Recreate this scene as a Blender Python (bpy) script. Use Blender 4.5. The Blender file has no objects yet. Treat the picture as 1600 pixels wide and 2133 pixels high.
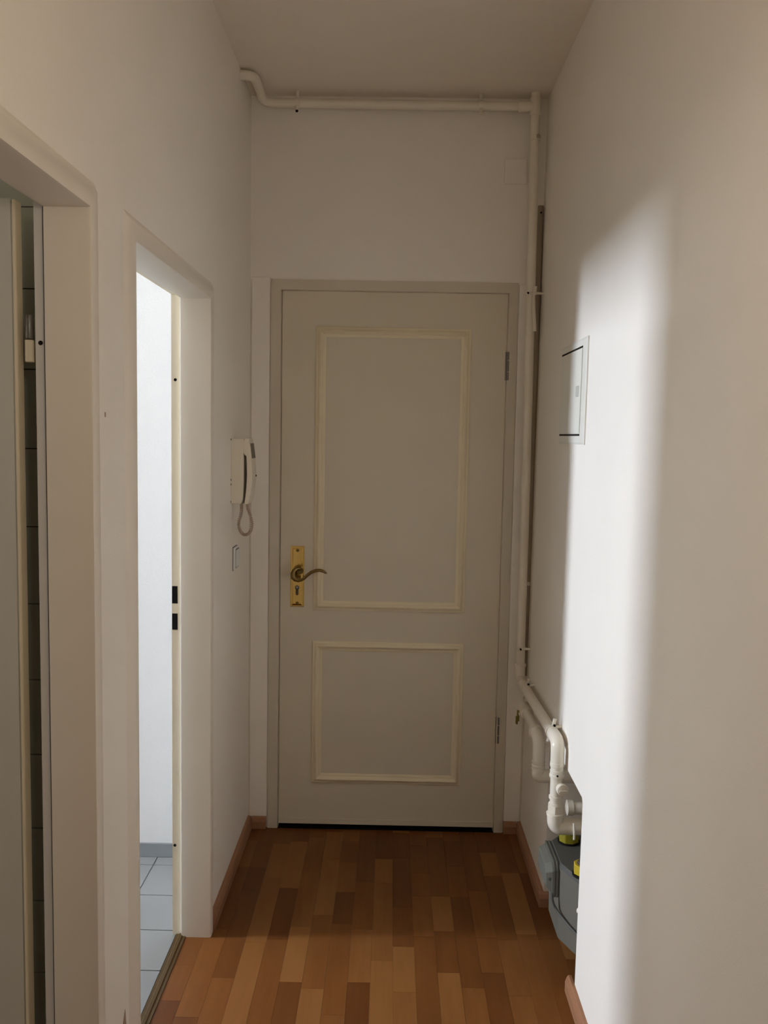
import bpy, bmesh, math, random
from mathutils import Vector, Matrix

random.seed(7)
SC = bpy.context.scene
COL = SC.collection

# ------------------------------------------------------------------ camera
cam_d = bpy.data.cameras.new('camera')
cam = bpy.data.objects.new('camera', cam_d)
COL.objects.link(cam)
cam_d.sensor_fit = 'HORIZONTAL'
cam_d.sensor_width = 36.0
cam_d.lens = 1850.0 / 1600.0 * 36.0
cam_d.clip_start = 0.02
_R = Vector((0.9997962, 0.0093546, 0.01788971))
_U = Vector((-0.0186257, 0.08562815, 0.99615305))
_F = Vector((-0.00778675, 0.99628325, -0.08578494))
cam.matrix_world = Matrix(((_R.x, _U.x, -_F.x, 0.0),
                           (_R.y, _U.y, -_F.y, 0.0),
                           (_R.z, _U.z, -_F.z, 1.572),
                           (0, 0, 0, 1)))
SC.camera = cam

# ------------------------------------------------------------------ world, exposure, lamp values
w = bpy.data.worlds.new('world')
SC.world = w
w.use_nodes = True
w.node_tree.nodes['Background'].inputs[0].default_value = (0.0, 0.0, 0.0, 1)
w.node_tree.nodes['Background'].inputs[1].default_value = 0.0
SC.view_settings.view_transform = 'Standard'
SC.view_settings.look = 'None'
SC.view_settings.gamma = 1.0
SC.view_settings.use_curve_mapping = False
SC.view_settings.exposure = 0.1
SC.cycles.diffuse_bounces = 6
SC.cycles.glossy_bounces = 3
SC.cycles.max_bounces = 8
SC.cycles.sample_clamp_indirect = 6.0

# daylight behind the frosted window at the far end of the narrow bathroom
WINDOW = dict(y0=2.17, y1=2.64, z0=1.35, z1=2.40, strength=167.0, color=(0.76, 0.855, 1.0))
# unseen kitchen window, added to brighten the kitchen and near right wall
FILL_WINDOW = dict(y0=0.05, y1=1.05, z0=0.95, z1=2.15, strength=6.4, color=(1.0, 0.95, 0.86))
# fill lamp added to the hall, above and just in front of the camera's place
FILL_LAMP = dict(loc=(0.03, 0.44, 1.93), radius=0.09, strength=22.5, color=(1.0, 0.89, 0.75))

# ------------------------------------------------------------------ helpers
def link(o):
    COL.objects.link(o)
    return o

ORG = {}

def put(o, parent):
    """part coordinates are given in world space; keep them there under the thing"""
    o.parent = parent

def wloc(o):
    v = Vector((0, 0, 0))
    while o is not None:
        v += o.location
        o = o.parent
    return v

def tag(o, label=None, cat=None, group=None, kind=None):
    if label: o['label'] = label
    if cat: o['category'] = cat
    if group: o['group'] = group
    if kind: o['kind'] = kind
    return o

def empty(name, loc):
    o = bpy.data.objects.new(name, None)
    o.empty_display_size = 0.05
    o.location = loc
    return link(o)

class MB:
    def __init__(self):
        self.v = []; self.f = []
    def add(self, verts, faces):
        n = len(self.v)
        self.v += [tuple(p) for p in verts]
        self.f += [tuple(i + n for i in q) for q in faces]
        return self
    def box(self, x0, x1, y0, y1, z0, z1):
        return self.add([(x0, y0, z0), (x1, y0, z0), (x1, y1, z0), (x0, y1, z0),
                         (x0, y0, z1), (x1, y0, z1), (x1, y1, z1), (x0, y1, z1)],
                        [(0, 3, 2, 1), (4, 5, 6, 7), (0, 1, 5, 4), (1, 2, 6, 5), (2, 3, 7, 6), (3, 0, 4, 7)])
    def loft(self, rings, close=True, caps=True):
        n = len(rings[0]); V = []; Fc = []
        for r in rings: V += list(r)
        for i in range(len(rings) - 1):
            for j in range(n if close else n - 1):
                k = (j + 1) % n
                Fc.append((i * n + j, i * n + k, (i + 1) * n + k, (i + 1) * n + j))
        if caps:
            Fc.append(tuple(range(n - 1, -1, -1)))
            m = (len(rings) - 1) * n
            Fc.append(tuple(range(m, m + n)))
        return self.add(V, Fc)
    def prism(self, poly, axis, a0, a1):
        """poly: 2-D outline in the two other axes (x,y | x,z | y,z order)"""
        def P(p, a):
            return (a, p[0], p[1]) if axis == 'x' else ((p[0], a, p[1]) if axis == 'y' else (p[0], p[1], a))
        return self.loft([[P(p, a0) for p in poly], [P(p, a1) for p in poly]])
    def tube(self, path, r, seg=16, radii=None, caps=True, flat=1.0):
        pts = [Vector(p) for p in path]
        n = len(pts)
        T = []
        for i in range(n):
            a = pts[max(i - 1, 0)]; b = pts[min(i + 1, n - 1)]
            T.append((b - a).normalized())
        up = Vector((0, 0, 1)) if abs(T[0].z) < 0.9 else Vector((0, 1, 0))
        N = (up - T[0] * up.dot(T[0])).normalized()
        rings = []
        for i in range(n):
            N = (N - T[i] * N.dot(T[i]))
            N.normalize()
            B = T[i].cross(N)
            rr = radii[i] if radii else r
            rings.append([tuple(pts[i] + (N * math.cos(t) + B * math.sin(t) * flat) * rr)
                          for t in [2 * math.pi * k / seg for k in range(seg)]])
        return self.loft(rings, True, caps)
    def lathe(self, c, axis, prof, seg=24):
        """prof: list of (distance along axis, radius)"""
        c = Vector(c); a = Vector(axis).normalized()
        return self.tube([c + a * d for d, _ in prof], 0, seg, [max(r, 1e-4) for _, r in prof])
    def ball(self, c, r, seg=20, rings=12):
        c = Vector(c)
        prof = [(-r * math.cos(math.pi * i / rings), r * math.sin(math.pi * i / rings)) for i in range(rings + 1)]
        return self.lathe(c, (0, 0, 1), prof, seg)
    def build(self, name, mat, parent=None, smooth=None, bevel=0, seg=2):
        me = bpy.data.meshes.new(name)
        off = wloc(parent) if parent is not None else Vector((0, 0, 0))
        me.from_pydata([tuple(Vector(p) - off) for p in self.v], [], self.f)
        bm = bmesh.new(); bm.from_mesh(me)
        if bevel: bmesh.ops.bevel(bm, geom=bm.edges[:], offset=bevel, segments=seg, profile=0.5, affect='EDGES', clamp_overlap=True)
        bmesh.ops.recalc_face_normals(bm, faces=bm.faces[:])
        big = [f for f in bm.faces if len(f.verts) > 4]
        if big: bmesh.ops.triangulate(bm, faces=big)
        bm.to_mesh(me); bm.free()
        if smooth:
            me.shade_smooth(); me.set_sharp_from_angle(angle=math.radians(smooth))
        me.materials.append(mat)
        o = bpy.data.objects.new(name, me)
        link(o)
        if parent is not None: o.parent = parent
        return o

def fillet(path, rads, n=7):
    P = [Vector(p) for p in path]
    if not isinstance(rads, (list, tuple)): rads = [rads] * len(P)
    out = [P[0]]
    for i in range(1, len(P) - 1):
        a = (P[i - 1] - P[i]); b = (P[i + 1] - P[i]); r = rads[i]
        ang = a.angle(b)
        d = min(r / math.tan(ang / 2), a.length * 0.49, b.length * 0.49)
        p0 = P[i] + a.normalized() * d; p1 = P[i] + b.normalized() * d
        for k in range(n + 1):
            t = k / n
            out.append(p0 * (1 - t) ** 2 + P[i] * 2 * t * (1 - t) + p1 * t * t)
    out.append(P[-1])
    return out

def sweep_u(section, y0, y1, zt, x_of=lambda s: s):
    """section [(x, outward)] swept round a door opening in a wall that runs along Y; y0<y1, floor to zt"""
    rings = []
    for (y, z, sy, sz) in ((y0, 0.0, -1, 0), (y0, zt, -1, 1), (y1, zt, 1, 1), (y1, 0.0, 1, 0)):
        rings.append([(x, y + sy * o, z + sz * o) for x, o in section])
    return MB().loft(rings)

def sweep_rect(section, x0, x1, z0, z1):
    """section [(y, inward)] swept round a rectangle in a wall that runs along X: one closed ring"""
    rings = []
    for (x, z, sx, sz) in ((x0, z0, 1, 1), (x1, z0, -1, 1), (x1, z1, -1, -1), (x0, z1, 1, -1), (x0, z0, 1, 1)):
        rings.append([(x + sx * i, y, z + sz * i) for y, i in section])
    return MB().loft(rings, True, False)

# ------------------------------------------------------------------ materials
def new_mat(name):
    m = bpy.data.materials.new(name); m.use_nodes = True
    nt = m.node_tree
    return m, nt, nt.nodes['Principled BSDF']

def paint(name, col, rough=0.6, bump=0.0, scale=200.0, var=0.03, spec=0.4, metal=0.0, bdist=0.002):
    m, nt, b = new_mat(name)
    b.inputs['Roughness'].default_value = rough
    b.inputs['Metallic'].default_value = metal
    b.inputs['Specular IOR Level'].default_value = spec
    N = nt.nodes; L = nt.links
    g = N.new('ShaderNodeNewGeometry')
    n1 = N.new('ShaderNodeTexNoise'); n1.inputs['Scale'].default_value = 3.0; n1.inputs['Detail'].default_value = 4
    L.new(g.outputs['Position'], n1.inputs['Vector'])
    r = N.new('ShaderNodeMapRange'); r.inputs[1].default_value = 0.3; r.inputs[2].default_value = 0.7
    r.inputs[3].default_value = 1 - var; r.inputs[4].default_value = 1 + var
    L.new(n1.outputs['Fac'], r.inputs[0])
    mx = N.new('ShaderNodeVectorMath'); mx.operation = 'SCALE'
    mx.inputs[0].default_value = col[:3]
    L.new(r.outputs[0], mx.inputs['Scale'])
    L.new(mx.outputs[0], b.inputs['Base Color'])
    if bump:
        n2 = N.new('ShaderNodeTexNoise'); n2.inputs['Scale'].default_value = scale; n2.inputs['Detail'].default_value = 3
        L.new(g.outputs['Position'], n2.inputs['Vector'])
        bp = N.new('ShaderNodeBump'); bp.inputs['Strength'].default_value = bump; bp.inputs['Distance'].default_value = bdist
        L.new(n2.outputs['Fac'], bp.inputs['Height'])
        L.new(bp.outputs[0], b.inputs['Normal'])
    return m

def wood(name, c_dark, c_mid, c_light, rough=0.4, per_object=True, axis='y'):
    m, nt, b = new_mat(name)
    N = nt.nodes; L = nt.links
    b.inputs['Roughness'].default_value = rough
    b.inputs['Specular IOR Level'].default_value = 0.22
    g = N.new('ShaderNodeNewGeometry')
    oi = N.new('ShaderNodeObjectInfo')
    add = N.new('ShaderNodeVectorMath'); add.operation = 'ADD'
    sc = N.new('ShaderNodeVectorMath'); sc.operation = 'SCALE'; sc.inputs[0].default_value = (7.3, 11.1, 5.7)
    L.new(oi.outputs['Random'], sc.inputs['Scale'])
    L.new(g.outputs['Position'], add.inputs[0]); L.new(sc.outputs[0], add.inputs[1])
    mp = N.new('ShaderNodeMapping')
    mp.inputs['Scale'].default_value = (70, 5, 70) if axis == 'y' else (5, 70, 70)
    L.new(add.outputs[0], mp.inputs['Vector'])
    n1 = N.new('ShaderNodeTexNoise'); n1.inputs['Scale'].default_value = 1.0; n1.inputs['Detail'].default_value = 6
    n1.inputs['Distortion'].default_value = 0.6
    L.new(mp.outputs[0], n1.inputs['Vector'])
    mp2 = N.new('ShaderNodeMapping'); mp2.inputs['Scale'].default_value = (14, 3, 14)
    L.new(add.outputs[0], mp2.inputs['Vector'])
    n2 = N.new('ShaderNodeTexNoise'); n2.inputs['Scale'].default_value = 1.0; n2.inputs['Detail'].default_value = 3
    L.new(mp2.outputs[0], n2.inputs['Vector'])
    # plank tone + grain
    m1 = N.new('ShaderNodeMath'); m1.operation = 'MULTIPLY_ADD'; m1.inputs[1].default_value = 0.30; m1.inputs[2].default_value = -0.23
    L.new(n1.outputs['Fac'], m1.inputs[0])
    m2 = N.new('ShaderNodeMath'); m2.operation = 'MULTIPLY_ADD'; m2.inputs[1].default_value = 0.86 if per_object else 0.2
    L.new(oi.outputs['Random'], m2.inputs[0]); L.new(m1.outputs[0], m2.inputs[2])
    m3 = N.new('ShaderNodeMath'); m3.operation = 'MULTIPLY_ADD'; m3.inputs[1].default_value = 0.5
    L.new(n2.outputs['Fac'], m3.inputs[0]); L.new(m2.outputs[0], m3.inputs[2])
    rp = N.new('ShaderNodeValToRGB')
    e = rp.color_ramp.elements
    e[0].position = 0.05; e[0].color = (*c_dark, 1)
    e[1].position = 0.95; e[1].color = (*c_light, 1)
    k = e.new(0.5); k.color = (*c_mid, 1)
    L.new(m3.outputs[0], rp.inputs[0])
    L.new(rp.outputs[0], b.inputs['Base Color'])
    bp = N.new('ShaderNodeBump'); bp.inputs['Strength'].default_value = 0.08; bp.inputs['Distance'].default_value = 0.001
    L.new(n1.outputs['Fac'], bp.inputs['Height']); L.new(bp.outputs[0], b.inputs['Normal'])
    return m

def emit(name, col, s):
    m = bpy.data.materials.new(name); m.use_nodes = True
    nt = m.node_tree; nt.nodes.clear()
    e = nt.nodes.new('ShaderNodeEmission'); o = nt.nodes.new('ShaderNodeOutputMaterial')
    e.inputs[0].default_value = (*col, 1); e.inputs[1].default_value = s
    nt.links.new(e.outputs[0], o.inputs[0])
    return m

M_WALL = paint('wall_paint', (0.89, 0.835, 0.755), 0.85, 0.25, 260, 0.015, 0.2)
M_CEIL = paint('ceiling_paint', (0.84, 0.76, 0.65), 0.9, 0.2, 260, 0.015, 0.2)
M_ROUGH = paint('woodchip_paint', (0.72, 0.70, 0.67), 0.85, 0.5, 190, 0.01, 0.2, bdist=0.002)
M_FRAME = paint('door_frame_lacquer', (0.83, 0.76, 0.66), 0.45, 0.05, 60, 0.01)
M_REBATE = paint('cream_rebate_lacquer', (0.80, 0.70, 0.52), 0.5, 0, 60, 0.02)
M_REBATE_W = paint('white_rebate_lacquer', (0.74, 0.70, 0.66), 0.5, 0, 60, 0.02)
M_LEAF = paint('entrance_door_lacquer', (0.68, 0.61, 0.48), 0.5, 0.06, 40, 0.02)
M_EFRAME = paint('entrance_frame_lacquer', (0.64, 0.575, 0.46), 0.5, 0.06, 40, 0.02)
M_MOULD = paint('cream_moulding_lacquer', (0.80, 0.70, 0.50), 0.4, 0, 40, 0.03)
M_SEAL_LIT = paint('lit_seal_white', (0.85, 0.85, 0.83), 0.5)  # white puts the light caught in the seal groove into the colour
M_SEALD = paint('dark_rubber_seal', (0.06, 0.055, 0.05), 0.6)
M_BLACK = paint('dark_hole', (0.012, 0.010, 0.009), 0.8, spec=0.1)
M_BRASS = paint('brass', (0.86, 0.60, 0.20), 0.18, 0, 60, 0.06, 0.5, 1.0)
M_BRASSD = paint('aged_brass', (0.26, 0.18, 0.07), 0.33, 0, 60, 0.08, 0.5, 1.0)
M_STEEL = paint('steel', (0.45, 0.43, 0.41), 0.35, 0, 60, 0.05, 0.5, 1.0)
M_HINGE = paint('grey_hinge_metal', (0.20, 0.18, 0.16), 0.4, 0, 60, 0.05, 0.5, 0.6)
M_PIPE = paint('cream_pipe_gloss', (0.80, 0.74, 0.62), 0.28, 0.1, 30, 0.03)
M_CONDUIT = paint('brown_grey_conduit', (0.36, 0.30, 0.22), 0.5, 0, 30, 0.04)
M_PHONE = paint('ivory_plastic', (0.80, 0.73, 0.60), 0.4)
M_PHONE_D = paint('brown_plastic', (0.10, 0.075, 0.055), 0.4)
M_CORD = paint('coil_cord', (0.50, 0.39, 0.30), 0.5)
M_SWITCH = paint('white_plastic', (0.82, 0.81, 0.78), 0.35)
M_FUSE = paint('grey_white_sheet', (0.80, 0.78, 0.70), 0.45)
M_FUSE_L = paint('grey_latch', (0.50, 0.50, 0.44), 0.5)
M_METER = paint('grey_meter_lacquer', (0.125, 0.117, 0.092), 0.5, 0.1, 60, 0.03)
M_METER_T = paint('dark_grey_meter_lacquer', (0.075, 0.075, 0.066), 0.55, 0.1, 60, 0.03)
M_METER_B = paint('grey_head_plastic', (0.13, 0.132, 0.108), 0.45)
M_YEL = paint('yellow_plastic', (0.50, 0.37, 0.015), 0.35)
M_YELF = paint('dark_yellow_plastic', (0.26, 0.215, 0.012), 0.45)  # the far nut gets a darker yellow than the near one
M_YELD = paint('dull_yellow_lacquer', (0.20, 0.155, 0.02), 0.45)
M_BASE = wood('beech_baseboard', (0.30, 0.145, 0.075), (0.40, 0.205, 0.115), (0.48, 0.265, 0.155), 0.45, False)
M_FLOOR = wood('laminate_strip', (0.10, 0.030, 0.006), (0.165, 0.058, 0.013), (0.235, 0.098, 0.027), 0.42, True)
M_SLAB = paint('dark_joint', (0.10, 0.055, 0.03), 0.8)
M_THRESH = wood('threshold_wood', (0.055, 0.030, 0.008), (0.085, 0.048, 0.014), (0.12, 0.07, 0.022), 0.4, False)
M_TILE = paint('pale_floor_tile', (0.23, 0.228, 0.222), 0.35, 0.05, 60, 0.05)
M_BOUNCE_CUT = paint('unseen_bounce_cut_grey', (0.13, 0.13, 0.135), 0.4, 0, 60, 0.03)  # dark grey for unseen walls, set to cut the bathroom's bounce light
M_GROUT = paint('grey_grout', (0.20, 0.20, 0.20), 0.9)
M_SKIRT = paint('grey_skirting_tile', (0.24, 0.245, 0.25), 0.45, 0, 60, 0.05)
M_KTILE = paint('grey_green_wall_tile', (0.58, 0.60, 0.52), 0.3, 0, 60, 0.04)
M_KGROUT = paint('dark_grout', (0.06, 0.058, 0.05), 0.9)
M_LEAFD = paint('kitchen_door_lacquer', (0.62, 0.60, 0.54), 0.5, 0.05, 60, 0.02)
M_TEAR = paint('torn_wallpaper_brown', (0.38, 0.25, 0.17), 0.9)

# ------------------------------------------------------------------ measures
XL, D, H = -0.55, 3.434, 2.83
XLB = -0.66                                   # room side of the left wall
def xr(z): return 0.54 + 0.0058 * z           # the right wall leans a little
Y2N, Y2F, ZT = 1.882, 2.645, 1.964            # bathroom door opening
Y1N, Y1F = 0.83, 1.601                        # kitchen door opening
NY0, NY1, NZ = 2.375, 2.885, 0.584            # niche in the right wall
CX = XL + 0.012                               # face of the door casings
YB = -2.5                                     # hall behind the camera

def struct(o, label=None, cat=None):
    return tag(o, label, cat, kind='structure')

# ------------------------------------------------------------------ setting
g = 0.02
poly = [(YB, 0), (Y1N - g, 0), (Y1N - g, ZT + g), (Y1F + g, ZT + g), (Y1F + g, 0),
        (Y2N - g, 0), (Y2N - g, ZT + g), (Y2F + g, ZT + g), (Y2F + g, 0), (D, 0), (D, H), (YB, H)]
wall_left = struct(MB().prism(poly, 'x', -0.6455, XL).build('wall_left', M_WALL), 'white left hall wall with two doorways', 'wall')

MB().prism([(1.757, 0), (Y2N - g, 0), (Y2N - g, ZT + g), (Y2F + g, ZT + g), (Y2F + g, 0), (D, 0), (D, H), (1.757, H)], 'x', XLB, -0.646).build('bathroom_plaster', M_ROUGH, wall_left)

rp = [(YB, 0), (NY0, 0), (NY0, NZ - 0.012), (NY0 + 0.012, NZ), (NY1, NZ), (NY1, 0), (D, 0), (D, H), (YB, H)]
mb = MB()
mb.loft([[(xr(z), y, z) for y, z in rp], [(0.86, y, z) for y, z in rp]])
wall_right = struct(mb.build('wall_right', M_WALL), 'white right hall wall with a low meter niche', 'wall')
MB().box(0.862, 0.90, NY0 - 0.1, NY1 + 0.1, 0, 0.7).build('niche_back', M_WALL, wall_right)
for (y, z, s) in ((2.374, 0.262, 0.010), (2.374, 0.135, 0.006)):   # chipped plaster on the niche edge
    MB().ball((xr(z) + 0.006, y + 0.002, z), s, 8, 5).build('plaster_chip', M_WALL, wall_right)

EX0, EX1, EZ = -0.472, 0.469, 2.157
poly = [(XLB, 0), (EX0, 0), (EX0, EZ), (EX1, EZ), (EX1, 0), (0.86, 0), (0.86, H), (XLB, H)]
wall_back = struct(MB().prism(poly, 'y', D, D + 0.2).build('wall_back', M_WALL), 'white end wall around the entrance door', 'wall')

struct(MB().box(XLB, 0.86, YB - 0.1, YB, 0, H).build('wall_front', M_WALL), 'white hall wall behind the camera', 'wall')
ceiling = struct(MB().box(-4.75, 0.86, YB - 0.1, D + 0.2, H, H + 0.1).build('ceiling', M_CEIL), 'plain off-white ceiling', 'ceiling')

floor = struct(MB().box(-0.645, 0.86, YB - 0.1, D + 0.2, -0.05, -0.004).build('floor', M_SLAB), 'laminate floor of short brown beech strips', 'floor')
# strips of the laminate, each its own piece
unit = MB().box(0, 1, 0, 1, -0.004, 0)
me_unit = bpy.data.meshes.new('plank'); me_unit.from_pydata(unit.v, [], unit.f); me_unit.materials.append(M_FLOOR)
SW = 0.0655
x = -0.624; row = 0
while x < 0.60:
    y = 0.95 - random.random() * 0.3
    x1 = min(x + SW, 0.60)
    while y < D + 0.02:
        L_ = random.choice((0.17, 0.22, 0.27, 0.33, 0.40, 0.46)) * random.uniform(0.9, 1.1)
        y1 = min(y + L_, D + 0.02)
        xa = x
        if y1 > 0.95 and y1 - y > 0.02:
            p = bpy.data.objects.new('plank', me_unit)
            p.location = (xa + 0.0002, y + 0.0003, 0)
            p.scale = (x1 - xa - 0.0004, y1 - y - 0.0006, 1)
            p.parent = floor
            link(p)
        y = y1
    x = x1; row += 1
MB().box(-0.624, 0.60, YB, 0.66, -0.004, 0).build('floor_boards', M_FLOOR, floor)['kind'] = 'stuff'
# the strips start at different depths: fill the ragged edge below the camera
MB().box(-0.624, 0.60, 0.66, 0.96, -0.005, -0.0015).build('floor_edge_board', M_FLOOR, floor)

# baseboards
def baseboard_section(t=0.018, h=0.048):
    return [(0, 0), (t, 0), (t, h * 0.62), (t * 0.72, h * 0.90), (t * 0.45, h), (0, h)]

def board_y(xw, sgn, y0, y1, name, parent=None):
    sec = baseboard_section()
    mb = MB().loft([[(xw + sgn * t, y0, z) for t, z in sec], [(xw + sgn * t, y1, z) for t, z in sec]])
    return mb.build(name, M_BASE, parent)

def board_x(yw, x0, x1, name, parent=None):
    sec = baseboard_section()
    mb = MB().loft([[(x0, yw - t, z) for t, z in sec], [(x1, yw - t, z) for t, z in sec]])
    return mb.build(name, M_BASE, parent)

o = struct(board_y(XL, 1, Y2F + 0.042, D, 'baseboard_left'), 'brown wooden baseboard along the left wall', 'baseboard')
o = struct(board_y(0.54, -1, NY1, D, 'baseboard_right'), 'brown wooden baseboard right of the entrance door', 'baseboard')
board_x(NY1 + 0.0005, 0.522, 0.58, 'return_block', o)
o = struct(board_y(0.54, -1, YB, NY0 + 0.042, 'baseboard_near'), 'brown wooden baseboard in the near right corner', 'baseboard')
o = struct(board_x(D, XL + 0.018, -0.476, 'baseboard_back'), 'short brown baseboard block left of the entrance door', 'baseboard')
struct(board_x(D, 0.471, 0.522, 'baseboard_end'), 'short brown baseboard block right of the entrance door', 'baseboard')

# plaster strips beside the entrance frame
struct(MB().box(-0.5435, -0.4745, D - 0.007, D + 0.02, 0.048, 2.163).build('trim_1', M_WALL, None, None, 0.0015, 1), 'white plaster strip left of the entrance door frame', 'trim')
struct(MB().box(0.4715, 0.535, D - 0.007, D + 0.02, 0.048, 2.150).build('trim_2', M_WALL, None, None, 0.0015, 1), 'white plaster strip right of the entrance door frame', 'trim')

# ------------------------------------------------------------------ entrance door
d1 = struct(empty('door_1', (0, D, 0)), 'closed grey-white entrance door with two cream panel mouldings', 'door')
LX0, LX1, LZ0, LZ1 = -0.4287, 0.4313, 0.0175, 2.1154
# frame: three-sided
sec = [(D - 0.006, 0.0), (D - 0.006, 0.038), (D + 0.008, 0.041), (D + 0.06, 0.041), (D + 0.06, 0.0)]
rings = []
for (xx, zz, sx, sz) in ((EX0 + 0.001, 0, 1, 0), (EX0 + 0.001, EZ - 0.001, 1, -1), (EX1 - 0.001, EZ - 0.001, -1, -1), (EX1 - 0.001, 0, -1, 0)):
    rings.append([(xx + sx * i * (1.0 if sx > 0 else 0.9), yy, zz + sz * i) for yy, i in sec])
MB().loft(rings).build('door_frame', M_EFRAME, d1)
MB().box(EX0 + 0.03, EX1 - 0.03, D + 0.07, D + 0.09, 0.02, EZ - 0.03).build('door_backing', M_EFRAME, d1)
leaf = MB().box(LX0, LX1, D + 0.004, D + 0.044, LZ0, LZ1).build('door_leaf', M_LEAF, d1, None, 0.0015, 1)
YF = D + 0.004
def ring_moulding(x0, x1, z0, z1, name):
    s = [(YF + 0.001, 0.0), (YF - 0.005, 0.0), (YF - 0.0075, 0.004), (YF - 0.0075, 0.008), (YF - 0.014, 0.012),
         (YF - 0.017, 0.018), (YF - 0.013, 0.024), (YF - 0.006, 0.027), (YF - 0.0055, 0.033), (YF - 0.002, 0.038), (YF + 0.001, 0.038)]
    mb = sweep_rect(s, x0, x1, z0, z1)
    return mb.build(name, M_MOULD, leaf, 40)
ring_moulding(-0.297, 0.2945, 0.886, 1.981, 'moulding')
ring_moulding(-0.298, 0.2955, 0.189, 0.762, 'moulding')
MB().box(LX0 + 0.001, LX1 - 0.001, YF - 0.004, YF + 0.001, LZ0 + 0.001, LZ0 + 0.022).build('door_sweep', M_LEAF, leaf)
# brass handle set
pl = MB()
px0, px1, pz0, pz1 = -0.3885, -0.3345, 0.897, 1.1365
def rect(x0, x1, z0, z1, y): return [(x0, y, z0), (x1, y, z0), (x1, y, z1), (x0, y, z1)]
pl.loft([rect(px0, px1, pz0, pz1, YF + 0.001), rect(px0, px1, pz0, pz1, YF - 0.002),
         rect(px0 + 0.002, px1 - 0.002, pz0 + 0.002, pz1 - 0.002, YF - 0.0035),
         rect(px0 + 0.0055, px1 - 0.0055, pz0 + 0.0055, pz1 - 0.0055, YF - 0.0035),
         rect(px0 + 0.0125, px1 - 0.0125, pz0 + 0.0125, pz1 - 0.0125, YF - 0.008)])
plate = pl.build('handle_plate', M_BRASS, d1)
plate['label'] = 'tall polished brass handle plate'
for zz in (1.1205, 0.9125):
    s = MB().lathe((-0.3605, YF - 0.0075, zz), (0, -1, 0), [(0, 0.0062), (0.0008, 0.0062), (0.001, 0.0045)], 14).build('screw', M_BRASSD, plate, 40)
MB().lathe((-0.3612, YF - 0.0078, 0.974), (0, -1, 0), [(0, 0.0086), (0.0012, 0.0086), (0.0013, 0.0085)], 18).add(
    *(lambda b: (b.v, b.f))(MB().box(-0.3667, -0.3557, YF - 0.009, YF - 0.0075, 0.948, 0.974))).add(
    *(lambda b: (b.v, b.f))(MB().lathe((-0.3612, YF - 0.0078, 0.949), (0, -1, 0), [(0, 0.0055), (0.0012, 0.0055), (0.0013, 0.0054)], 14))).build('lock_cylinder', M_PHONE_D, plate, 40)
MB().lathe((-0.3612, YF - 0.009, 0.975), (0, -1, 0), [(0, 0.005), (0.0015, 0.005), (0.002, 0.003)], 14).build('lock_plug', M_STEEL, plate, 40)
# lever: neck out of the plate, disc, S-curved grip
lev = MB()
lev.lathe((-0.350, YF - 0.006, 1.040), (0, -1, 0), [(0, 0.013), (0.006, 0.012), (0.010, 0.009), (0.036, 0.0085), (0.040, 0.006)], 18)
path = [(-0.349, 1.053), (-0.358, 1.054), (-0.368, 1.047), (-0.3735, 1.034), (-0.372, 1.021), (-0.364, 1.012), (-0.353, 1.0085), (-0.341, 1.011),
        (-0.330, 1.018), (-0.318, 1.030), (-0.304, 1.0415), (-0.288, 1.048), (-0.272, 1.0505), (-0.258, 1.047), (-0.247, 1.041), (-0.243, 1.038)]
yy = [0.040, 0.044, 0.046, 0.047, 0.048, 0.049, 0.050, 0.050, 0.050, 0.050, 0.050, 0.050, 0.050, 0.049, 0.048, 0.047]
rad = [0.005, 0.007, 0.009, 0.0105, 0.0105, 0.0085, 0.0068, 0.006, 0.0058, 0.006, 0.0062, 0.0063, 0.006, 0.0055, 0.0045, 0.002]
lev.tube([(a, YF - q, b) for (a, b), q in zip(path, yy)], 0, 12, rad)
lv = lev.build('lever', M_BRASSD, d1, 45)
lv['label'] = 'curved dark brass lever handle'
# hinges
for z0, z1, xx in ((1.791, 1.898, 0.4365), (0.365, 0.470, 0.4405)):
    hg = MB().box(xx - 0.010, xx + 0.010, YF - 0.0035, YF + 0.002, z0, z1).build('hinge', M_HINGE, d1)
    MB().lathe((xx, YF - 0.006, z0), (0, 0, 1), [(0, 0.0045), (0.001, 0.0055), (0.030, 0.0055), (0.031, 0.0040), (0.033, 0.0040), (0.034, 0.0055),
              (z1 - z0 - 0.034, 0.0055), (z1 - z0 - 0.033, 0.0040), (z1 - z0 - 0.031, 0.0040), (z1 - z0 - 0.030, 0.0055), (z1 - z0 - 0.001, 0.0055), (z1 - z0, 0.0045)], 14).build('hinge_pin', M_HINGE, hg, 40)
# black strip painting in the shade of the gap under the leaf
MB().box(LX0 - 0.001, LX1 + 0.001, D - 0.006, D + 0.069, -0.003, 0.0015).build('gap_shade_strip', M_BLACK, d1)

# ------------------------------------------------------------------ side doors
def side_frame(root, y0, y1, mat_rebate, mat_seal, xb, xl_):
    xs = xl_ - 0.003
    s = [(xl_, 0.0), (CX - 0.006, 0.0), (CX - 0.002, 0.0015), (CX, 0.006), (CX, 0.034), (XL + 0.004, 0.046), (XL - 0.001, 0.056), (XL - 0.001, 0.018), (xl_, 0.018)]
    sweep_u(s, y0, y1, ZT).build('door_frame', M_FRAME, root, 35)
    sweep_u([(xs, 0.004), (xl_, 0.004), (xl_, 0.018), (xs, 0.018)], y0, y1, ZT).build('rubber_seal', mat_seal, root)
    return sweep_u([(xb, 0.012), (xs + 0.0003, 0.012), (xs + 0.0003, 0.019), (xb, 0.019)], y0, y1, ZT).build('rebate_strip', mat_rebate, root)

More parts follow.
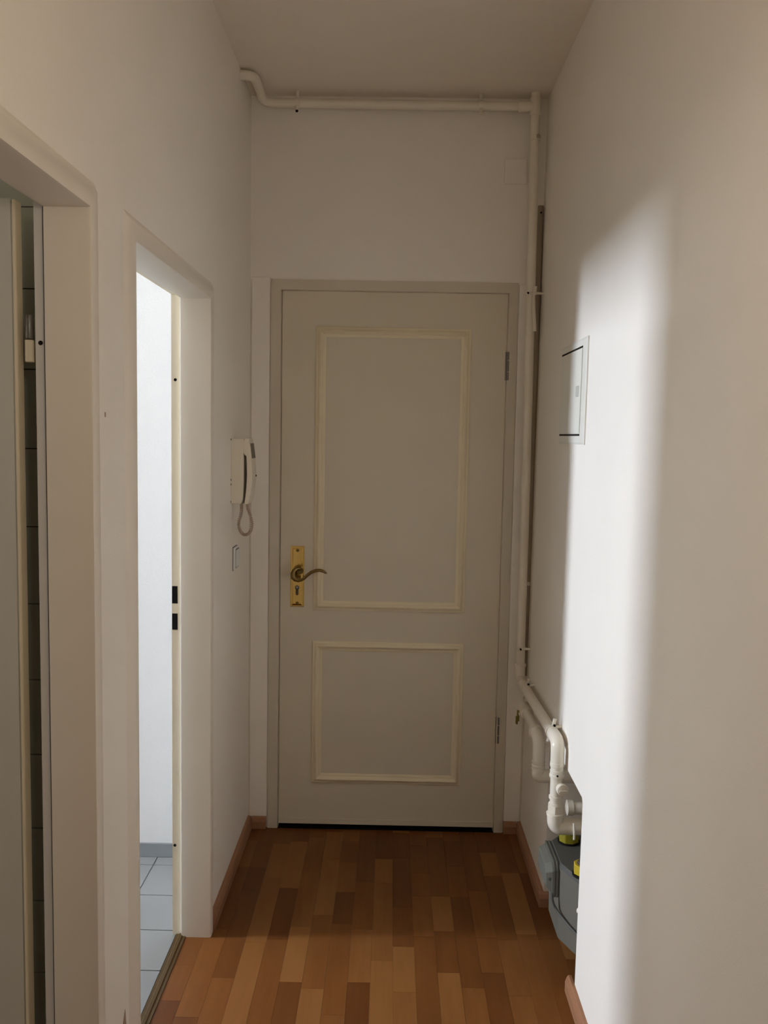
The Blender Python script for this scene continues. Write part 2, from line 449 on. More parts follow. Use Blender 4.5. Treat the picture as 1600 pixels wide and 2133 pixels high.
# kitchen doorway
d2 = struct(empty('door_2', (XL, Y1F, 0)), 'white kitchen doorway at the left edge with its door open', 'door')
reb = side_frame(d2, Y1N, Y1F, M_REBATE_W, M_SEALD, -0.6455, -0.6235)
ry = Y1F + 0.012
MB().lathe((-0.6362, ry + 0.003, 1.727), (0, -1, 0), [(0, 0.0042), (0.0036, 0.0042), (0.004, 0.0038)], 14).build('screw_hole', M_BLACK, reb, 40)
lf = MB().box(-1.42, -0.6925, Y1F + 0.025, Y1F + 0.053, 0.008, 1.983).build('door_leaf', M_LEAFD, d2)
MB().box(-0.6900, -0.6835, Y1F + 0.0245, Y1F + 0.053, 0.008, 1.982).build('edge_strip', M_REBATE, lf, None, 0.002, 2)
MB().box(-0.6930, -0.6895, Y1F + 0.028, Y1F + 0.050, 0.008, 1.980).build('edge_groove', M_LEAFD, lf)
hg = MB().lathe((-0.6660, Y1F + 0.036, 1.736), (0, 0, 1), [(0, 0.007), (0.001, 0.0075), (0.042, 0.0075), (0.043, 0.007)], 14).build('hinge', M_HINGE, d2, 40)
hg['label'] = 'dark metal hinge above a cream sleeve'
MB().lathe((-0.6660, Y1F + 0.036, 1.694), (0, 0, 1), [(0, 0.0075), (0.001, 0.0085), (0.039, 0.0085), (0.040, 0.0075)], 14).build('hinge_sleeve', M_REBATE, hg, 40)
MB().lathe((-1.33, Y1F + 0.031, 1.04), (0, -1, 0), [(0, 0.024), (0.006, 0.024), (0.008, 0.010), (0.045, 0.009)], 18).tube([(-1.33, Y1F - 0.012, 1.04), (-1.27, Y1F - 0.014, 1.04), (-1.21, Y1F - 0.012, 1.04)], 0.009, 12).build('door_handle', M_STEEL, lf, 40)

# bathroom doorway
d3 = struct(empty('door_3', (XL, Y2F, 0)), 'white bathroom doorway next to the intercom, lit from inside', 'door')
reb = side_frame(d3, Y2N, Y2F, M_REBATE, M_SEAL_LIT, XLB, -0.629)
ry = Y2F + 0.012
for z0, z1 in ((1.053, 1.106), (0.972, 1.022)):
    MB().box(-0.6590, -0.6425, ry - 0.0012, ry + 0.004, z0, z1).build('strike_opening', M_BLACK, reb)
for xx, zz in ((-0.648, 1.726), (-0.6525, 0.291)):
    MB().lathe((xx, ry + 0.003, zz), (0, -1, 0), [(0, 0.0046), (0.0036, 0.0046), (0.004, 0.0042)], 14).build('screw_hole', M_BLACK, reb, 40)
th = MB().box(-0.648, -0.617, Y2N - 0.012, Y2F + 0.012, -0.002, 0.003)
th.v = [(a, b, c) for a, b, c in th.v]
th.loft([[(-0.640, Y2N - 0.012, 0.003), (-0.625, Y2N - 0.012, 0.003), (-0.628, Y2N - 0.012, 0.0055), (-0.637, Y2N - 0.012, 0.0055)],
         [(-0.640, Y2F + 0.012, 0.003), (-0.625, Y2F + 0.012, 0.003), (-0.628, Y2F + 0.012, 0.0055), (-0.637, Y2F + 0.012, 0.0055)]])
th.build('threshold', M_THRESH, d3)
LEAF_ANG = math.radians(72.5)
hx, hy = -0.672, Y2N - 0.006
dx, dy = -math.sin(LEAF_ANG), math.cos(LEAF_ANG)
nx, ny = -dy, dx
q = [(hx, hy), (hx + dx * 0.745, hy + dy * 0.745), (hx + dx * 0.745 + nx * 0.04, hy + dy * 0.745 + ny * 0.04), (hx + nx * 0.04, hy + ny * 0.04)]
lf3 = MB().prism(q, 'z', 0.008, 1.983).build('door_leaf', M_LEAFD, d3)
c = Vector((hx + dx * 0.68, hy + dy * 0.68, 1.04)); nn = Vector((-nx, -ny, 0)); dd = Vector((dx, dy, 0))
MB().lathe(c, nn, [(0, 0.024), (0.006, 0.024), (0.008, 0.010), (0.045, 0.009)], 18).tube([c + nn * 0.044, c + nn * 0.046 - dd * 0.06, c + nn * 0.044 - dd * 0.12], 0.009, 12).build('door_handle', M_STEEL, lf3, 40)

# ------------------------------------------------------------------ bathroom and kitchen shells
BX, YP0, YP1, YBF = -4.60, 1.757, 1.84, 3.171
wb = struct(MB().box(BX, XLB, YBF, YBF + 0.1, 0, H).build('wall_bathroom', M_ROUGH), 'white textured bathroom wall seen through the lit doorway', 'wall')
wn = WINDOW
wk = FILL_WINDOW
mb = MB().box(BX - 0.15, BX, -0.4, wk['y0'], 0, H).box(BX - 0.15, BX, wk['y1'], wn['y0'], 0, H).box(BX - 0.15, BX, wn['y1'], YBF + 0.1, 0, H)
for q_ in (wn, wk):
    mb.box(BX - 0.15, BX, q_['y0'], q_['y1'], 0, q_['z0']).box(BX - 0.15, BX, q_['y0'], q_['y1'], q_['z1'], H)
struct(mb.build('wall_outer', M_BOUNCE_CUT), 'outer wall of bathroom and kitchen, out of view, darkened to cut bounce light', 'wall')
def window(name, label, wn):
    w1 = struct(empty(name, (BX, (wn['y0'] + wn['y1']) / 2, wn['z0'])), label, 'window')
    mb = MB()
    for (a, b, c, d) in ((wn['y0'], wn['y0'] + .03, wn['z0'], wn['z1']), (wn['y1'] - .03, wn['y1'], wn['z0'], wn['z1']), (wn['y0'] + .03, wn['y1'] - .03, wn['z0'], wn['z0'] + .03), (wn['y0'] + .03, wn['y1'] - .03, wn['z1'] - .03, wn['z1'])):
        mb.box(BX - 0.06, BX - 0.01, a, b, c, d)
    mb.build('window_frame', M_FRAME, w1)
    MB().box(BX - 0.045, BX - 0.035, wn['y0'] + .03, wn['y1'] - .03, wn['z0'] + .03, wn['z1'] - .03).build('window_pane', emit(name + '_daylight', wn['color'], wn['strength']), w1)
window('window_1', 'frosted bathroom window in the outer wall, out of view', WINDOW)
window('fill_window', 'dim kitchen window added for fill light in the outer wall, out of view', FILL_WINDOW)
wp = struct(MB().box(BX, XLB, YP0 + 0.008, YP1, 0, H).build('wall_partition', M_KGROUT), 'dark grouted kitchen wall with grey-green tiles', 'wall')
wn_ = struct(MB().box(BX, XLB, YP1, YP1 + 0.012, 0, H).build('wall_bathroom_near', M_ROUGH), 'white bathroom side of the kitchen partition, out of view', 'wall')
MB().box(BX + 0.01, XLB, YP1 + 0.012, YP1 + 0.020, 0, 1.30).build('bounce_cut_wainscot', M_BOUNCE_CUT, wn_)  # unseen dark tiling, added to dim light bounced onto the lower far wall
struct(MB().box(BX, XLB, -0.4, -0.3, 0, H).build('wall_kitchen', M_WALL), 'white far kitchen wall, out of view', 'wall')
# kitchen wall tiles (rows of 15.6 cm)
tu = MB().box(0, 0.1525, 0, 0.008, 0, 0.1535)
me_kt = bpy.data.meshes.new('tile'); me_kt.from_pydata(tu.v, [], tu.f); me_kt.materials.append(M_KTILE)
for i in range(5):
    for r in range(18):
        t = bpy.data.objects.new('tile', me_kt)
        t.location = (-0.6625 - 0.1555 * (i + 1), YP0 + random.uniform(-0.0003, 0.0003), -0.0235 + 0.1557 * r + 0.0012)
        if r == 0: t.location.z = 0.0; t.scale.z = 0.83
        t.parent = wp
        link(t)
# bathroom floor tiles
fb = struct(MB().box(BX, -0.648, YP1, YBF + 0.05, -0.05, -0.004).build('floor_bathroom', M_GROUT), 'pale square floor tiles of the bathroom', 'floor')
fk = struct(MB().box(BX, -0.648, -0.4, YP1, -0.05, 0.0).build('floor_kitchen', M_SLAB), 'dark kitchen floor, out of view', 'floor')
tu = MB().box(0.0022, 0.2098, 0.0022, 0.2098, -0.004, 0.0)
me_ft = bpy.data.meshes.new('tile'); me_ft.from_pydata(tu.v, [], tu.f); me_ft.materials.append(M_TILE)
TY, TX, TS = 3.105, -0.841, 0.212
for i in range(-1, 8):
    for j in range(-6, 1):
        x0 = TX - TS * i; y0 = TY + TS * j
        t = bpy.data.objects.new('tile', me_ft)
        t.location = (x0 - (0 if i >= 0 else 0), y0, random.uniform(-0.0004, 0.0))
        if i == -1:
            t.location.x = TX; t.scale.x = 0.905
        else:
            t.location.x = TX - TS * (i + 1)
        if j == 0: t.scale.y = 0.31
        t.parent = fb
        link(t)
# skirting tiles on the far bathroom wall
for i in range(6):
    xa = -0.6605 - (0.2 if i else 0) - 0.30 * max(i - 1, 0)
    xb = xa - (0.30 if i else 0.2)
    if i == 0: xa, xb = -0.6605, -0.912
    else: xa, xb = -0.914 - 0.30 * (i - 1), -0.914 - 0.30 * i + 0.002
    MB().box(xb, xa, YBF - 0.009, YBF, 0.001, 0.052).build('skirting_tile', M_SKIRT, wb)

# ------------------------------------------------------------------ added fill lamp
def globe_lamp(name, label, cfg, base_at, base_axis):
    r_ = cfg['radius']; l_ = Vector(cfg['loc'])
    root = empty(name, base_at); tag(root, label, 'lamp')
    b = Vector(base_at); a = Vector(base_axis)
    n = (l_ - b).length
    MB().lathe(b, a, [(0, 0.05), (0.03, 0.05), (0.035, 0.006), (max(n - r_ * 0.97, 0.03), 0.006)], 24).build('lamp_base', M_SWITCH, root, 40)
    MB().ball(l_, r_, 24, 14).build('lamp_globe', emit(name + '_glow', cfg['color'], cfg['strength']), root, 60)
    return root
globe_lamp('fill_lamp', 'added white globe fill lamp in the hall overhead, out of view', FILL_LAMP, (FILL_LAMP['loc'][0], FILL_LAMP['loc'][1], H), (0, 0, -1))

# ------------------------------------------------------------------ intercom handset on the left wall
IY0, IY1 = 3.030, 3.122
ic = empty('intercom_phone', (XL, 3.07, 1.329))
tag(ic, 'ivory wall intercom with handset and coiled cord, beside the entrance door', 'intercom')
base = [(XL, 1.3295), (-0.5145, 1.3295), (-0.5085, 1.345), (-0.5055, 1.40), (-0.5055, 1.47), (-0.5065, 1.502), (-0.503, 1.535), (-0.507, 1.5525), (XL, 1.5525)]
MB().prism(base, 'y', IY0, IY1).build('base_housing', M_PHONE, ic, None, 0.0018, 2)
hand_o = [(-0.5, 1.5545), (-0.4890, 1.5525), (-0.4845, 1.530), (-0.4800, 1.49), (-0.4765, 1.44), (-0.4765, 1.41), (-0.4800, 1.375), (-0.4860, 1.341), (-0.4915, 1.329)]
hand_i = [(-0.5035, 1.329), (-0.5000, 1.352), (-0.4965, 1.385), (-0.4945, 1.43), (-0.4965, 1.492), (-0.5055, 1.5015), (-0.5055, 1.545)]
hs = MB().prism(hand_o + hand_i, 'y', IY0 + 0.001, IY1 - 0.001).build('handset', M_PHONE, ic, None, 0.0015, 2)
# dark filler standing in for the shade between handset and cradle
hol = [(-0.5052, 1.4955), (-0.4972, 1.4935), (-0.4952, 1.43), (-0.4972, 1.385), (-0.5008, 1.352), (-0.5050, 1.331), (-0.5075, 1.331), (-0.5048, 1.40)]
MB().prism(hol, 'y', IY0 + 0.010, IY1 - 0.010).build('cradle_gap_shade', M_PHONE_D, ic)
lab = MB()
lab.loft([[(-0.4852, IY0 + 0.012, 1.537), (-0.4785, IY0 + 0.012, 1.486), (-0.4820, IY0 + 0.012, 1.486), (-0.4880, IY0 + 0.012, 1.537)],
          [(-0.4852, IY1 - 0.004, 1.537), (-0.4785, IY1 - 0.004, 1.486), (-0.4820, IY1 - 0.004, 1.486), (-0.4880, IY1 - 0.004, 1.537)]])
lb = lab.build('name_strip', M_PHONE_D, hs)
lb['label'] = 'dark brown strip on the handset'
MB().lathe((-0.4775, IY1 - 0.012, 1.424), (1, 0, 0), [(0, 0.0035), (0.003, 0.0035), (0.0035, 0.003)], 12).build('call_button', M_BLACK, hs, 40)
MB().box(-0.5465, -0.5175, IY0 - 0.0008, IY0 + 0.002, 1.395, 1.51).build('side_panel', M_PHONE, ic, None, 0.0006, 1)
for zz in (1.5495, 1.412, 1.396, 1.336):
    MB().box(-0.5503, -0.5475, IY0 - 0.0006, IY0 + 0.002, zz - 0.003, zz + 0.003).build('housing_notch', M_PHONE_D, ic)
# coiled cord: helix round a hanging loop
loop = [(-0.516, 1.331), (-0.517, 1.315), (-0.520, 1.291), (-0.528, 1.262), (-0.522, 1.236), (-0.506, 1.221), (-0.486, 1.232), (-0.479, 1.262), (-0.486, 1.296), (-0.493, 1.315), (-0.4955, 1.331)]
def catmull(P, n):
    P = [Vector(p) for p in P]; out = []
    Q = [P[0] * 2 - P[1]] + P + [P[-1] * 2 - P[-2]]
    for i in range(1, len(Q) - 2):
        for k in range(n):
            t = k / n
            a, b, c, d = Q[i - 1], Q[i], Q[i + 1], Q[i + 2]
            out.append(0.5 * ((2 * b) + (c - a) * t + (2 * a - 5 * b + 4 * c - d) * t * t + (3 * b - a - 3 * c + d) * t ** 3))
    out.append(P[-1]); return out
cl = catmull([(a, 3.052 + 0.012 * math.sin(i * 0.6), b) for i, (a, b) in enumerate(loop)], 42)
hel = []
for i, p in enumerate(cl):
    a = cl[max(i - 1, 0)]; b = cl[min(i + 1, len(cl) - 1)]
    t = (b - a).normalized(); n1 = Vector((0, 1, 0)); n1 = (n1 - t * n1.dot(t)).normalized(); n2 = t.cross(n1)
    ph = i * 2 * math.pi / 8.4
    hel.append(p + (n1 * math.cos(ph) + n2 * math.sin(ph)) * 0.0046)
MB().tube(hel, 0.0016, 6).build('coiled_cord', M_CORD, ic, 60)

# light switch
sw = empty('light_switch', (XL, 3.11, 1.092))
tag(sw, 'white rocker light switch on the left wall below the intercom', 'switch')
MB().box(XL, XL + 0.009, 3.072, 3.152, 1.092, 1.172).build('cover_plate', M_SWITCH, sw, None, 0.003, 2)
MB().loft([[(XL + 0.009, 3.082, 1.101), (XL + 0.009, 3.142, 1.101), (XL + 0.009, 3.142, 1.163), (XL + 0.009, 3.082, 1.163)],
           [(XL + 0.0125, 3.083, 1.102), (XL + 0.0125, 3.141, 1.102), (XL + 0.0165, 3.141, 1.162), (XL + 0.0165, 3.083, 1.162)]]).build('rocker', M_SWITCH, sw, None, 0.001, 1)
MB().box(XL - 0.0005, XL + 0.0012, 3.0705, 3.1535, 1.0905, 1.1735).build('shadow_gap', M_BLACK, sw)
MB().box(XL + 0.0085, XL + 0.0095, 3.080, 3.144, 1.099, 1.165).build('rocker_gap', M_BLACK, sw)

# blind cover high on the end wall
bc = MB().box(0.402, 0.486, D - 0.0075, D, 2.520, 2.612).build('blind_cover', M_WALL, None, None, 0.002, 2)
tag(bc, 'white square blind cover plate high on the end wall beside the pipe', 'cover plate')

# nail mark and torn wallpaper on the left wall between the doorways
o = MB().box(XL - 0.002, XL + 0.001, 1.7005, 1.7045, 1.598, 1.607).build('nail_hole', M_TEAR, wall_left)
MB().loft([[(XL - 0.001, 1.7995, 0.338), (XL - 0.001, 1.775, 0.300), (XL - 0.001, 1.768, 0.262), (XL - 0.001, 1.806, 0.262), (XL - 0.001, 1.806, 0.30)],
           [(XL + 0.0008, 1.7995, 0.338), (XL + 0.0008, 1.775, 0.300), (XL + 0.0008, 1.768, 0.262), (XL + 0.0008, 1.806, 0.262), (XL + 0.0008, 1.806, 0.30)]]).build('wallpaper_tear', M_TEAR, wall_left)

# ------------------------------------------------------------------ fuse box in the right wall
fbx = empty('fuse_box', (xr(1.55), 2.73, 1.556))
tag(fbx, 'grey-white flush fuse box cover in the right wall', 'fuse box')
def rbox(y0, y1, z0, z1, d0, d1):
    """box on the leaning right wall, d = distance out of the wall"""
    return MB().add([(xr(z) - d, y, z) for z in (z0, z1) for y in (y0, y1) for d in (d0, d1)],
                    [(0, 1, 3, 2), (4, 6, 7, 5), (0, 4, 5, 1), (2, 3, 7, 6), (0, 2, 6, 4), (1, 5, 7, 3)])
fy0, fy1, fz0, fz1 = 2.539, 2.917, 1.556, 1.863
MB().loft([[(xr(z) + 0.002, y, z) for y, z in ((fy0, fz0), (fy1, fz0), (fy1, fz1), (fy0, fz1))],
           [(xr(z) - 0.004, y, z) for y, z in ((fy0, fz0), (fy1, fz0), (fy1, fz1), (fy0, fz1))],
           [(xr(z) - 0.0065, y, z) for y, z in ((fy0 + .006, fz0 + .006), (fy1 - .006, fz0 + .006), (fy1 - .006, fz1 - .006), (fy0 + .006, fz1 - .006))]]).build('cover_frame', M_FUSE, fbx)
fd = rbox(2.592, 2.903, 1.589, 1.834, 0.0, 0.0085).build('cover_door', M_FUSE, fbx)
for za, zb, yb_ in ((1.8345, 1.8405, 2.905), (1.581, 1.5865, 2.900)):
    rbox(2.592, yb_, za, zb, 0.0, 0.0072).build('slot', M_BLACK, fbx)
rbox(2.5905, 2.5925, 1.589, 1.834, 0.0, 0.0072).build('side_gap', M_FUSE_L, fbx)
rbox(2.618, 2.658, 1.695, 1.7275, 0.0, 0.0092).build('latch', M_FUSE_L, fd)

# ------------------------------------------------------------------ gas pipe: ceiling run, drop, wall run, valve
gp = empty('gas_pipe', (0.512, 3.374, 0.42))
tag(gp, 'cream gas pipe from under the ceiling down the corner to the meter niche', 'pipe')
PR = 0.0168
path = fillet([(XL - 0.02, 3.19, 2.808), (-0.502, 3.19, 2.806), (-0.495, 3.384, 2.785), (0.475, 3.384, 2.785)], [0, 0.045, 0.05, 0])
MB().tube(path, 0.0165, 16).build('ceiling_pipe', M_PIPE, gp, 60)
MB().tube([(0.5025, 3.376, H + 0.01), (0.5055, 3.374, 2.3), (0.510, 3.374, 1.5), (0.511, 3.374, 0.66)], PR, 16).build('drop_pipe', M_PIPE, gp, 60)
# tee at the top
MB().lathe((0.440, 3.384, 2.785), (1, -0.1, 0), [(0, 0.018), (0.002, 0.0205), (0.030, 0.0205), (0.034, 0.019), (0.066, 0.019)], 18).lathe((0.5025, 3.376, 2.750), (0, 0, 1), [(0, 0.018), (0.002, 0.0205), (0.060, 0.0205), (0.064, 0.018)], 18).build('tee_fitting', M_PIPE, gp, 40)
def clamp_ring(c, axis, r, w_=0.014, parent=gp, ear=None, name='clamp'):
    c = Vector(c); a = Vector(axis)
    mb = MB().lathe(c - a * w_ / 2, a, [(0, r * 0.9), (0.0005, r + 0.0028), (w_ - 0.0005, r + 0.0028), (w_, r * 0.9)], 20)
    if ear:
        for e0, e1, er in ear: mb.tube([e0, e1], er, 8)
    return mb.build(name, M_PIPE, parent, 40)
# ceiling clamps with a stud each
for xx in (-0.372, 0.303):
    c = (xx, 3.384, 2.785)
    k = clamp_ring(c, (1, 0, 0), 0.0165, 0.018, ear=[((xx, 3.384, 2.80), (xx, 3.384, H), 0.006), ((xx, 3.372, 2.772), (xx, 3.366, 2.752), 0.006)])
    MB().lathe((xx, 3.366, 2.752), (0, -0.9, -0.35), [(0, 0.0055), (0.003, 0.0055), (0.004, 0.004)], 10).build('screw_head', M_BLACK if xx < 0 else M_PIPE, k, 40)
# small screw ring under the tee
clamp_ring((0.5055, 3.374, 2.667), (0, 0, 1), PR, 0.012, ear=[((0.509, 3.357, 2.667), (0.511, 3.345, 2.668), 0.008)])
k = MB().lathe((0.5115, 3.345, 2.668), (0, -1, 0), [(0, 0.007), (0.002, 0.008), (0.004, 0.006)], 12).build('screw_head', M_CONDUIT, gp, 40)
# clamp with the hanging strap
k = clamp_ring((0.507, 3.374, 2.108), (0, 0, 1), PR, 0.012, ear=[((0.500, 3.356, 2.108), (0.56, 3.362, 2.108), 0.0045), ((0.517, 3.352, 2.100), (0.519, 3.350, 2.132), 0.0065)])
MB().tube([(0.514, 3.352, 2.104), (0.516, 3.350, 2.05), (0.5205, 3.350, 1.985), (0.522, 3.350, 1.968)], 0.007, 10, [0.0045, 0.006, 0.007, 0.0065]).build('cable_strap', M_PIPE, k, 60)
MB().lathe((0.494, 3.356, 2.108), (-0.2, -1, 0), [(0, 0.004), (0.004, 0.004), (0.0045, 0.003)], 10).build('screw_head', M_BLACK, k, 40)
k = clamp_ring((0.511, 3.374, 0.765), (0, 0, 1), PR, 0.012, ear=[((0.495, 3.355, 0.765), (0.560, 3.360, 0.765), 0.0045)])
MB().lathe((0.507, 3.353, 0.765), (0, -1, 0), [(0, 0.004), (0.005, 0.004), (0.0055, 0.003)], 10).build('screw_head', M_BLACK, k, 40)
# elbow to the wall run
PZ0, PZ1, PY1 = 0.640, 0.664, 2.604
MB().tube(fillet([(0.511, 3.374, 0.70), (0.511, 3.374, PZ0), (0.512, 3.30, PZ0 + 0.002)], 0.035), 0.0195, 16).build('elbow', M_PIPE, gp, 60)
clamp_ring((0.511, 3.374, 0.698), (0, 0, 1), 0.0195, 0.010, name='elbow_rim')
MB().tube([(0.512, 3.31, PZ0 + 0.002), (0.514, 2.66, PZ1)], 0.0178, 16).build('wall_pipe', M_PIPE, gp, 60)
def yclamp(y):
    z = PZ0 + (PZ1 - PZ0) * (3.31 - y) / 0.65
    return (0.5135, y, z)
for y, big in ((3.225, False), (2.700, True)):
    c = yclamp(y); cz = c[2]
    k = clamp_ring(c, (0, 1, 0), 0.0178, 0.014, ear=[((c[0] + 0.004, y, cz + 0.016), (c[0] + 0.008, y, cz + 0.042), 0.0058), ((c[0] + 0.012, y, cz + 0.016), (0.56, y, cz + 0.020), 0.005), ((c[0] - 0.008, y, cz - 0.016), (c[0] - 0.012, y, cz - 0.030), 0.0050)])
    MB().lathe((c[0] + 0.006, y - 0.006, cz + 0.023), (0, -1, 0), [(0, 0.004), (0.003, 0.004), (0.0035, 0.003)], 10).build('screw_head', M_BLACK, k, 40)
# elbow down
MB().tube(fillet([(0.514, 2.672, PZ1), (0.5145, PY1, PZ1), (0.5145, PY1, 0.598)], 0.030), 0.0205, 18).build('elbow', M_PIPE, gp, 60)
# stacked fittings of the shut-off valve
VX = 0.5145
prof = [(0.604, 0.0185), (0.602, 0.0215), (0.590, 0.0215), (0.588, 0.0190), (0.580, 0.0190), (0.578, 0.0205), (0.566, 0.0205), (0.564, 0.0225), (0.558, 0.0225), (0.556, 0.0185),
        (0.500, 0.0185), (0.498, 0.0215), (0.490, 0.0215), (0.488, 0.0180), (0.478, 0.0180), (0.476, 0.0205), (0.470, 0.0205)]
MB().lathe((VX, PY1, 0), (0, 0, 1), [(a, b) for a, b in reversed(prof)], 20).build('valve_body', M_PIPE, gp, 30)
kn = MB().lathe((VX + 0.008, PY1 - 0.012, 0.530), (0.12, -1, 0.05), [(0, 0.012), (0.012, 0.012), (0.014, 0.0165), (0.030, 0.0175), (0.033, 0.0165), (0.034, 0.012)], 20).build('valve_knob', M_PIPE, gp, 30)
MB().box(VX + 0.001, VX + 0.023, PY1 - 0.050, PY1 - 0.044, 0.5275, 0.5325).build('knob_slot', M_PIPE, kn)
MB().lathe((VX - 0.002, PY1 - 0.0215, 0.567), (0, -1, 0), [(0, 0.003), (0.003, 0.003), (0.0035, 0.002)], 10).build('screw_head', M_BLACK, gp, 40)
hexp = [(VX + 0.0255 * math.cos(math.pi / 3 * i + 0.3), PY1 + 0.0255 * math.sin(math.pi / 3 * i + 0.3)) for i in range(6)]
MB().prism(hexp, 'z', 0.448, 0.471).build('union_nut', M_PIPE, gp, None, 0.001, 1)
MB().lathe((VX, PY1, 0.436), (0, 0, 1), [(0, 0.024), (0.002, 0.0275), (0.009, 0.0275), (0.012, 0.023)], 20).build('union_rim', M_PIPE, gp, 40)
MB().tube(fillet([(VX, PY1, 0.444), (VX, PY1, 0.402), (0.66, PY1, 0.402)], 0.042, 9), 0.0245, 18).build('niche_elbow', M_PIPE, gp, 60)
MB().tube([(0.566, PY1 - 0.027, 0.425), (0.568, PY1 - 0.029, 0.400), (0.568, PY1 - 0.027, 0.374)], 0.0035, 8).build('seal_tag', M_PIPE, gp, 60)

# second pipe, behind and below, with its yellow valve lever
sp = empty('return_pipe', (0.497, 2.825, 0.47))
tag(sp, 'shorter cream pipe with yellow valve lever, behind the valve in the right corner', 'pipe')
MB().tube(fillet([(0.56, 3.205, 0.588), (0.502, 3.205, 0.588), (0.4985, 2.90, 0.595)], 0.03), 0.0178, 16).build('wall_pipe', M_PIPE, sp, 60)
MB().tube(fillet([(0.4985, 2.905, 0.595), (0.497, 2.825, 0.595), (0.497, 2.825, 0.50)], 0.045, 9), 0.0205, 18).build('elbow', M_PIPE, sp, 60)
clamp_ring((0.4985, 2.900, 0.595), (0, 1, 0), 0.0225, 0.014, sp, name='elbow_rim')
MB().lathe((0.497, 2.825, 0.494), (0, 0, 1), [(0, 0.022), (0.004, 0.0225), (0.006, 0.020), (0.010, 0.020), (0.012, 0.0225), (0.016, 0.0225), (0.018, 0.020), (0.022, 0.020), (0.024, 0.022), (0.028, 0.022), (0.030, 0.019)], 18).build('ribbed_sleeve', M_PIPE, sp, 30)
MB().tube(fillet([(0.497, 2.825, 0.497), (0.497, 2.825, 0.472), (0.62, 2.825, 0.472)], 0.030, 9), 0.0222, 18).build('niche_elbow', M_PIPE, sp, 60)
MB().lathe((0.5005, 3.155, 0.590), (0, -1, 0), [(0, 0.018), (0.002, 0.023), (0.05, 0.023), (0.052, 0.018)], 16).lathe((0.4825, 3.130, 0.585), (-1, 0, -0.15), [(0, 0.010), (0.010, 0.010), (0.011, 0.007)], 12).build('valve_body', M_PIPE, sp, 40)
lv = MB().add(*(lambda b: (b.v, b.f))(MB().box(0.4680, 0.4755, 3.122, 3.138, 0.556, 0.594))).add(*(lambda b: (b.v, b.f))(MB().box(0.4640, 0.4710, 3.123, 3.137, 0.545, 0.572))).build('valve_lever', M_YELD, sp, None, 0.001, 1)
lv['label'] = 'dull yellow valve lever'

# thin conduit in the corner behind the drop pipe
cd = empty('cable_conduit', (0.534, 3.422, 0.63))
tag(cd, 'thin brown-grey conduit in the corner right of the tall gas pipe', 'conduit')
MB().tube([(0.5405, 3.4215, 2.440), (0.5405, 3.4215, 0.645)], 0.0105, 12).build('conduit_tube', M_CONDUIT, cd, 60)
MB().lathe((0.5405, 3.409, 2.412), (0, -1, 0), [(0, 0.0035), (0.003, 0.0035), (0.0035, 0.003)], 10).build('screw_hole', M_BLACK, cd, 40)
k = MB().lathe((0.5405, 3.4215, 1.002), (0, 0, 1), [(0, 0.010), (0.0005, 0.013), (0.014, 0.013), (0.0145, 0.010)], 14).box(0.545, 0.556, 3.405, 3.425, 1.003, 1.013).build('clamp', M_PIPE, cd, 40)

# ------------------------------------------------------------------ gas meter in the niche
gm = empty('gas_meter', (0.60, 2.54, 0.106))
tag(gm, 'grey gas meter with yellow union nuts hanging in the wall niche', 'gas meter')
foot = [(0.512, 2.500), (0.512, 2.655), (0.548, 2.700), (0.70, 2.700), (0.74, 2.655), (0.74, 2.46), (0.70, 2.392), (0.556, 2.392)]
def inset(P, k, c=(0.626, 2.55)): return [(c[0] + (a - c[0]) * k, c[1] + (b - c[1]) * k) for a, b in P]
mb = MB()
def lay(k, z): return [(a, b, z) for a, b in inset(foot, k)]
mb.loft([lay(0.94, 0.104), lay(0.985, 0.110), lay(0.995, 0.20), lay(0.995, 0.212), lay(1.0, 0.213), lay(1.0, 0.322)])
MBODY = mb.build('meter_body', M_METER, gm)
MB().loft([lay(1.0, 0.3215), lay(0.985, 0.332), lay(0.955, 0.336)]).build('meter_lid', M_METER_T, gm)
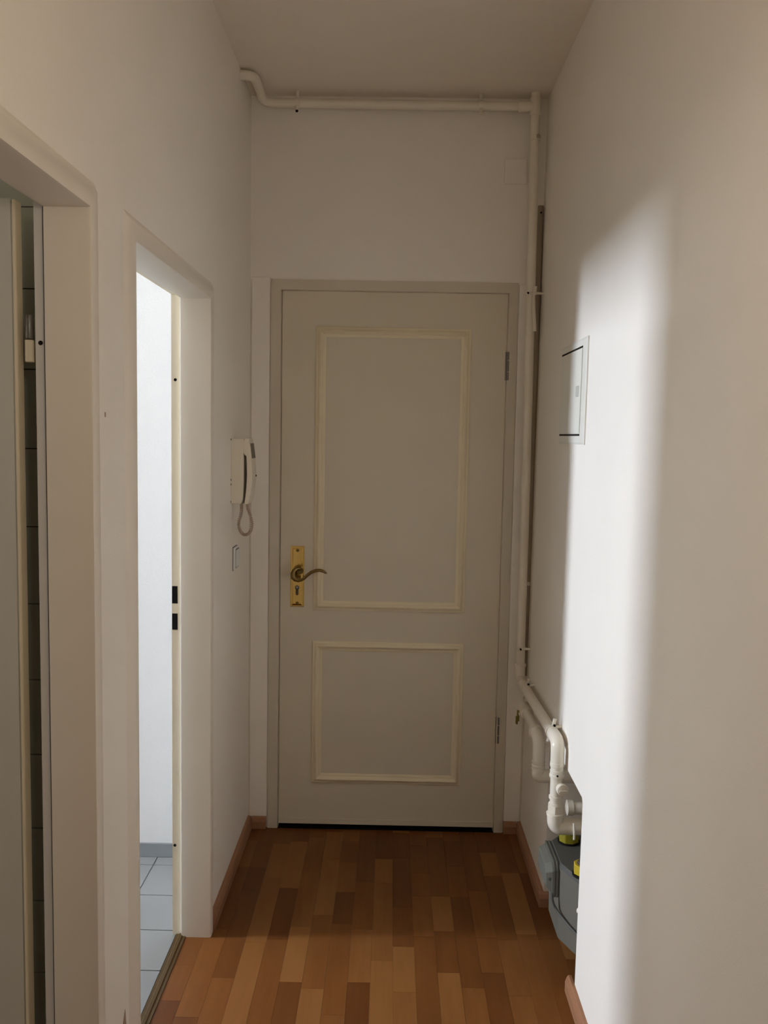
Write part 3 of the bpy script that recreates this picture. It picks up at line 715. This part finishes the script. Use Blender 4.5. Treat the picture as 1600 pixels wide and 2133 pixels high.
# index head on the hall side: stacked plates and a tapered cap
def plate_yz(x0, x1, y0, y1, z0, z1, ch=0.02):
    return MB().prism([(y0, z0), (y1 - ch, z0), (y1, z0 + ch), (y1, z1), (y0 + ch, z1), (y0, z1 - ch)], 'x', x0, x1)
ih = plate_yz(0.498, 0.513, 2.497, 2.652, 0.236, 0.334).build('index_head', M_METER_T, gm)
ih['label'] = 'grey counter head on the hall side'
plate_yz(0.504, 0.508, 2.4955, 2.6535, 0.2345, 0.3355).build('plate', M_METER_B, ih)
plate_yz(0.495, 0.499, 2.4965, 2.652, 0.235, 0.335).build('plate', M_METER_B, ih)
hd = MB().loft([[(0.495, 2.500, 0.242), (0.495, 2.648, 0.242), (0.495, 2.648, 0.330), (0.495, 2.525, 0.330), (0.495, 2.500, 0.312)],
                [(0.474, 2.508, 0.262), (0.474, 2.640, 0.262), (0.474, 2.640, 0.320), (0.474, 2.530, 0.320), (0.474, 2.508, 0.304)]]).build('head_cap', M_METER_B, ih, None, 0.0015, 1)
MB().lathe((0.4855, 2.506, 0.287), (0, -1, 0), [(0, 0.0052), (0.0035, 0.0052), (0.004, 0.004)], 12).build('screw_hole', M_METER_T, ih, 40)
MB().tube(catmull([(0.492, 2.500, 0.246), (0.494, 2.4955, 0.225), (0.5035, 2.492, 0.203), (0.521, 2.462, 0.188), (0.540, 2.418, 0.180), (0.560, 2.3895, 0.176), (0.60, 2.388, 0.172)], 6), 0.0038, 8).build('pulse_cable', M_METER_T, gm, 60)
# union nuts with their stubs
for (ux, uy, yel) in ((0.5665, 2.645, M_YELF), (0.5700, 2.440, M_YEL)):
    oc = [(ux + 0.031 * math.cos(math.pi / 4 * i + 0.25), uy + 0.031 * math.sin(math.pi / 4 * i + 0.25)) for i in range(8)]
    n_ = MB().prism(oc, 'z', 0.339, 0.368).build('union_nut', yel, gm, None, 0.0015, 1)
    n_['label'] = 'yellow union nut'
    MB().lathe((ux, uy, 0.334), (0, 0, 1), [(0, 0.034), (0.006, 0.034), (0.007, 0.030)], 20).build('nut_gasket', M_BLACK, n_, 40)
    MB().lathe((ux, uy, 0.367), (0, 0, 1), [(0, 0.0215), (0.003, 0.0215), (0.004, 0.018), (0.0075, 0.018)], 18).build('pipe_stub', M_PHONE_D, n_, 40)
# connection inside the niche, above the near nut
MB().tube(fillet([(0.575, 2.705, 0.418), (0.62, 2.700, 0.418), (0.70, 2.700, 0.418)], 0.02), 0.020, 16, ).lathe((0.566, 2.705, 0.418), (1, 0, 0), [(0, 0.012), (0.004, 0.024), (0.022, 0.024), (0.024, 0.020)], 16).build('niche_connector', M_PIPE, gm, 40)
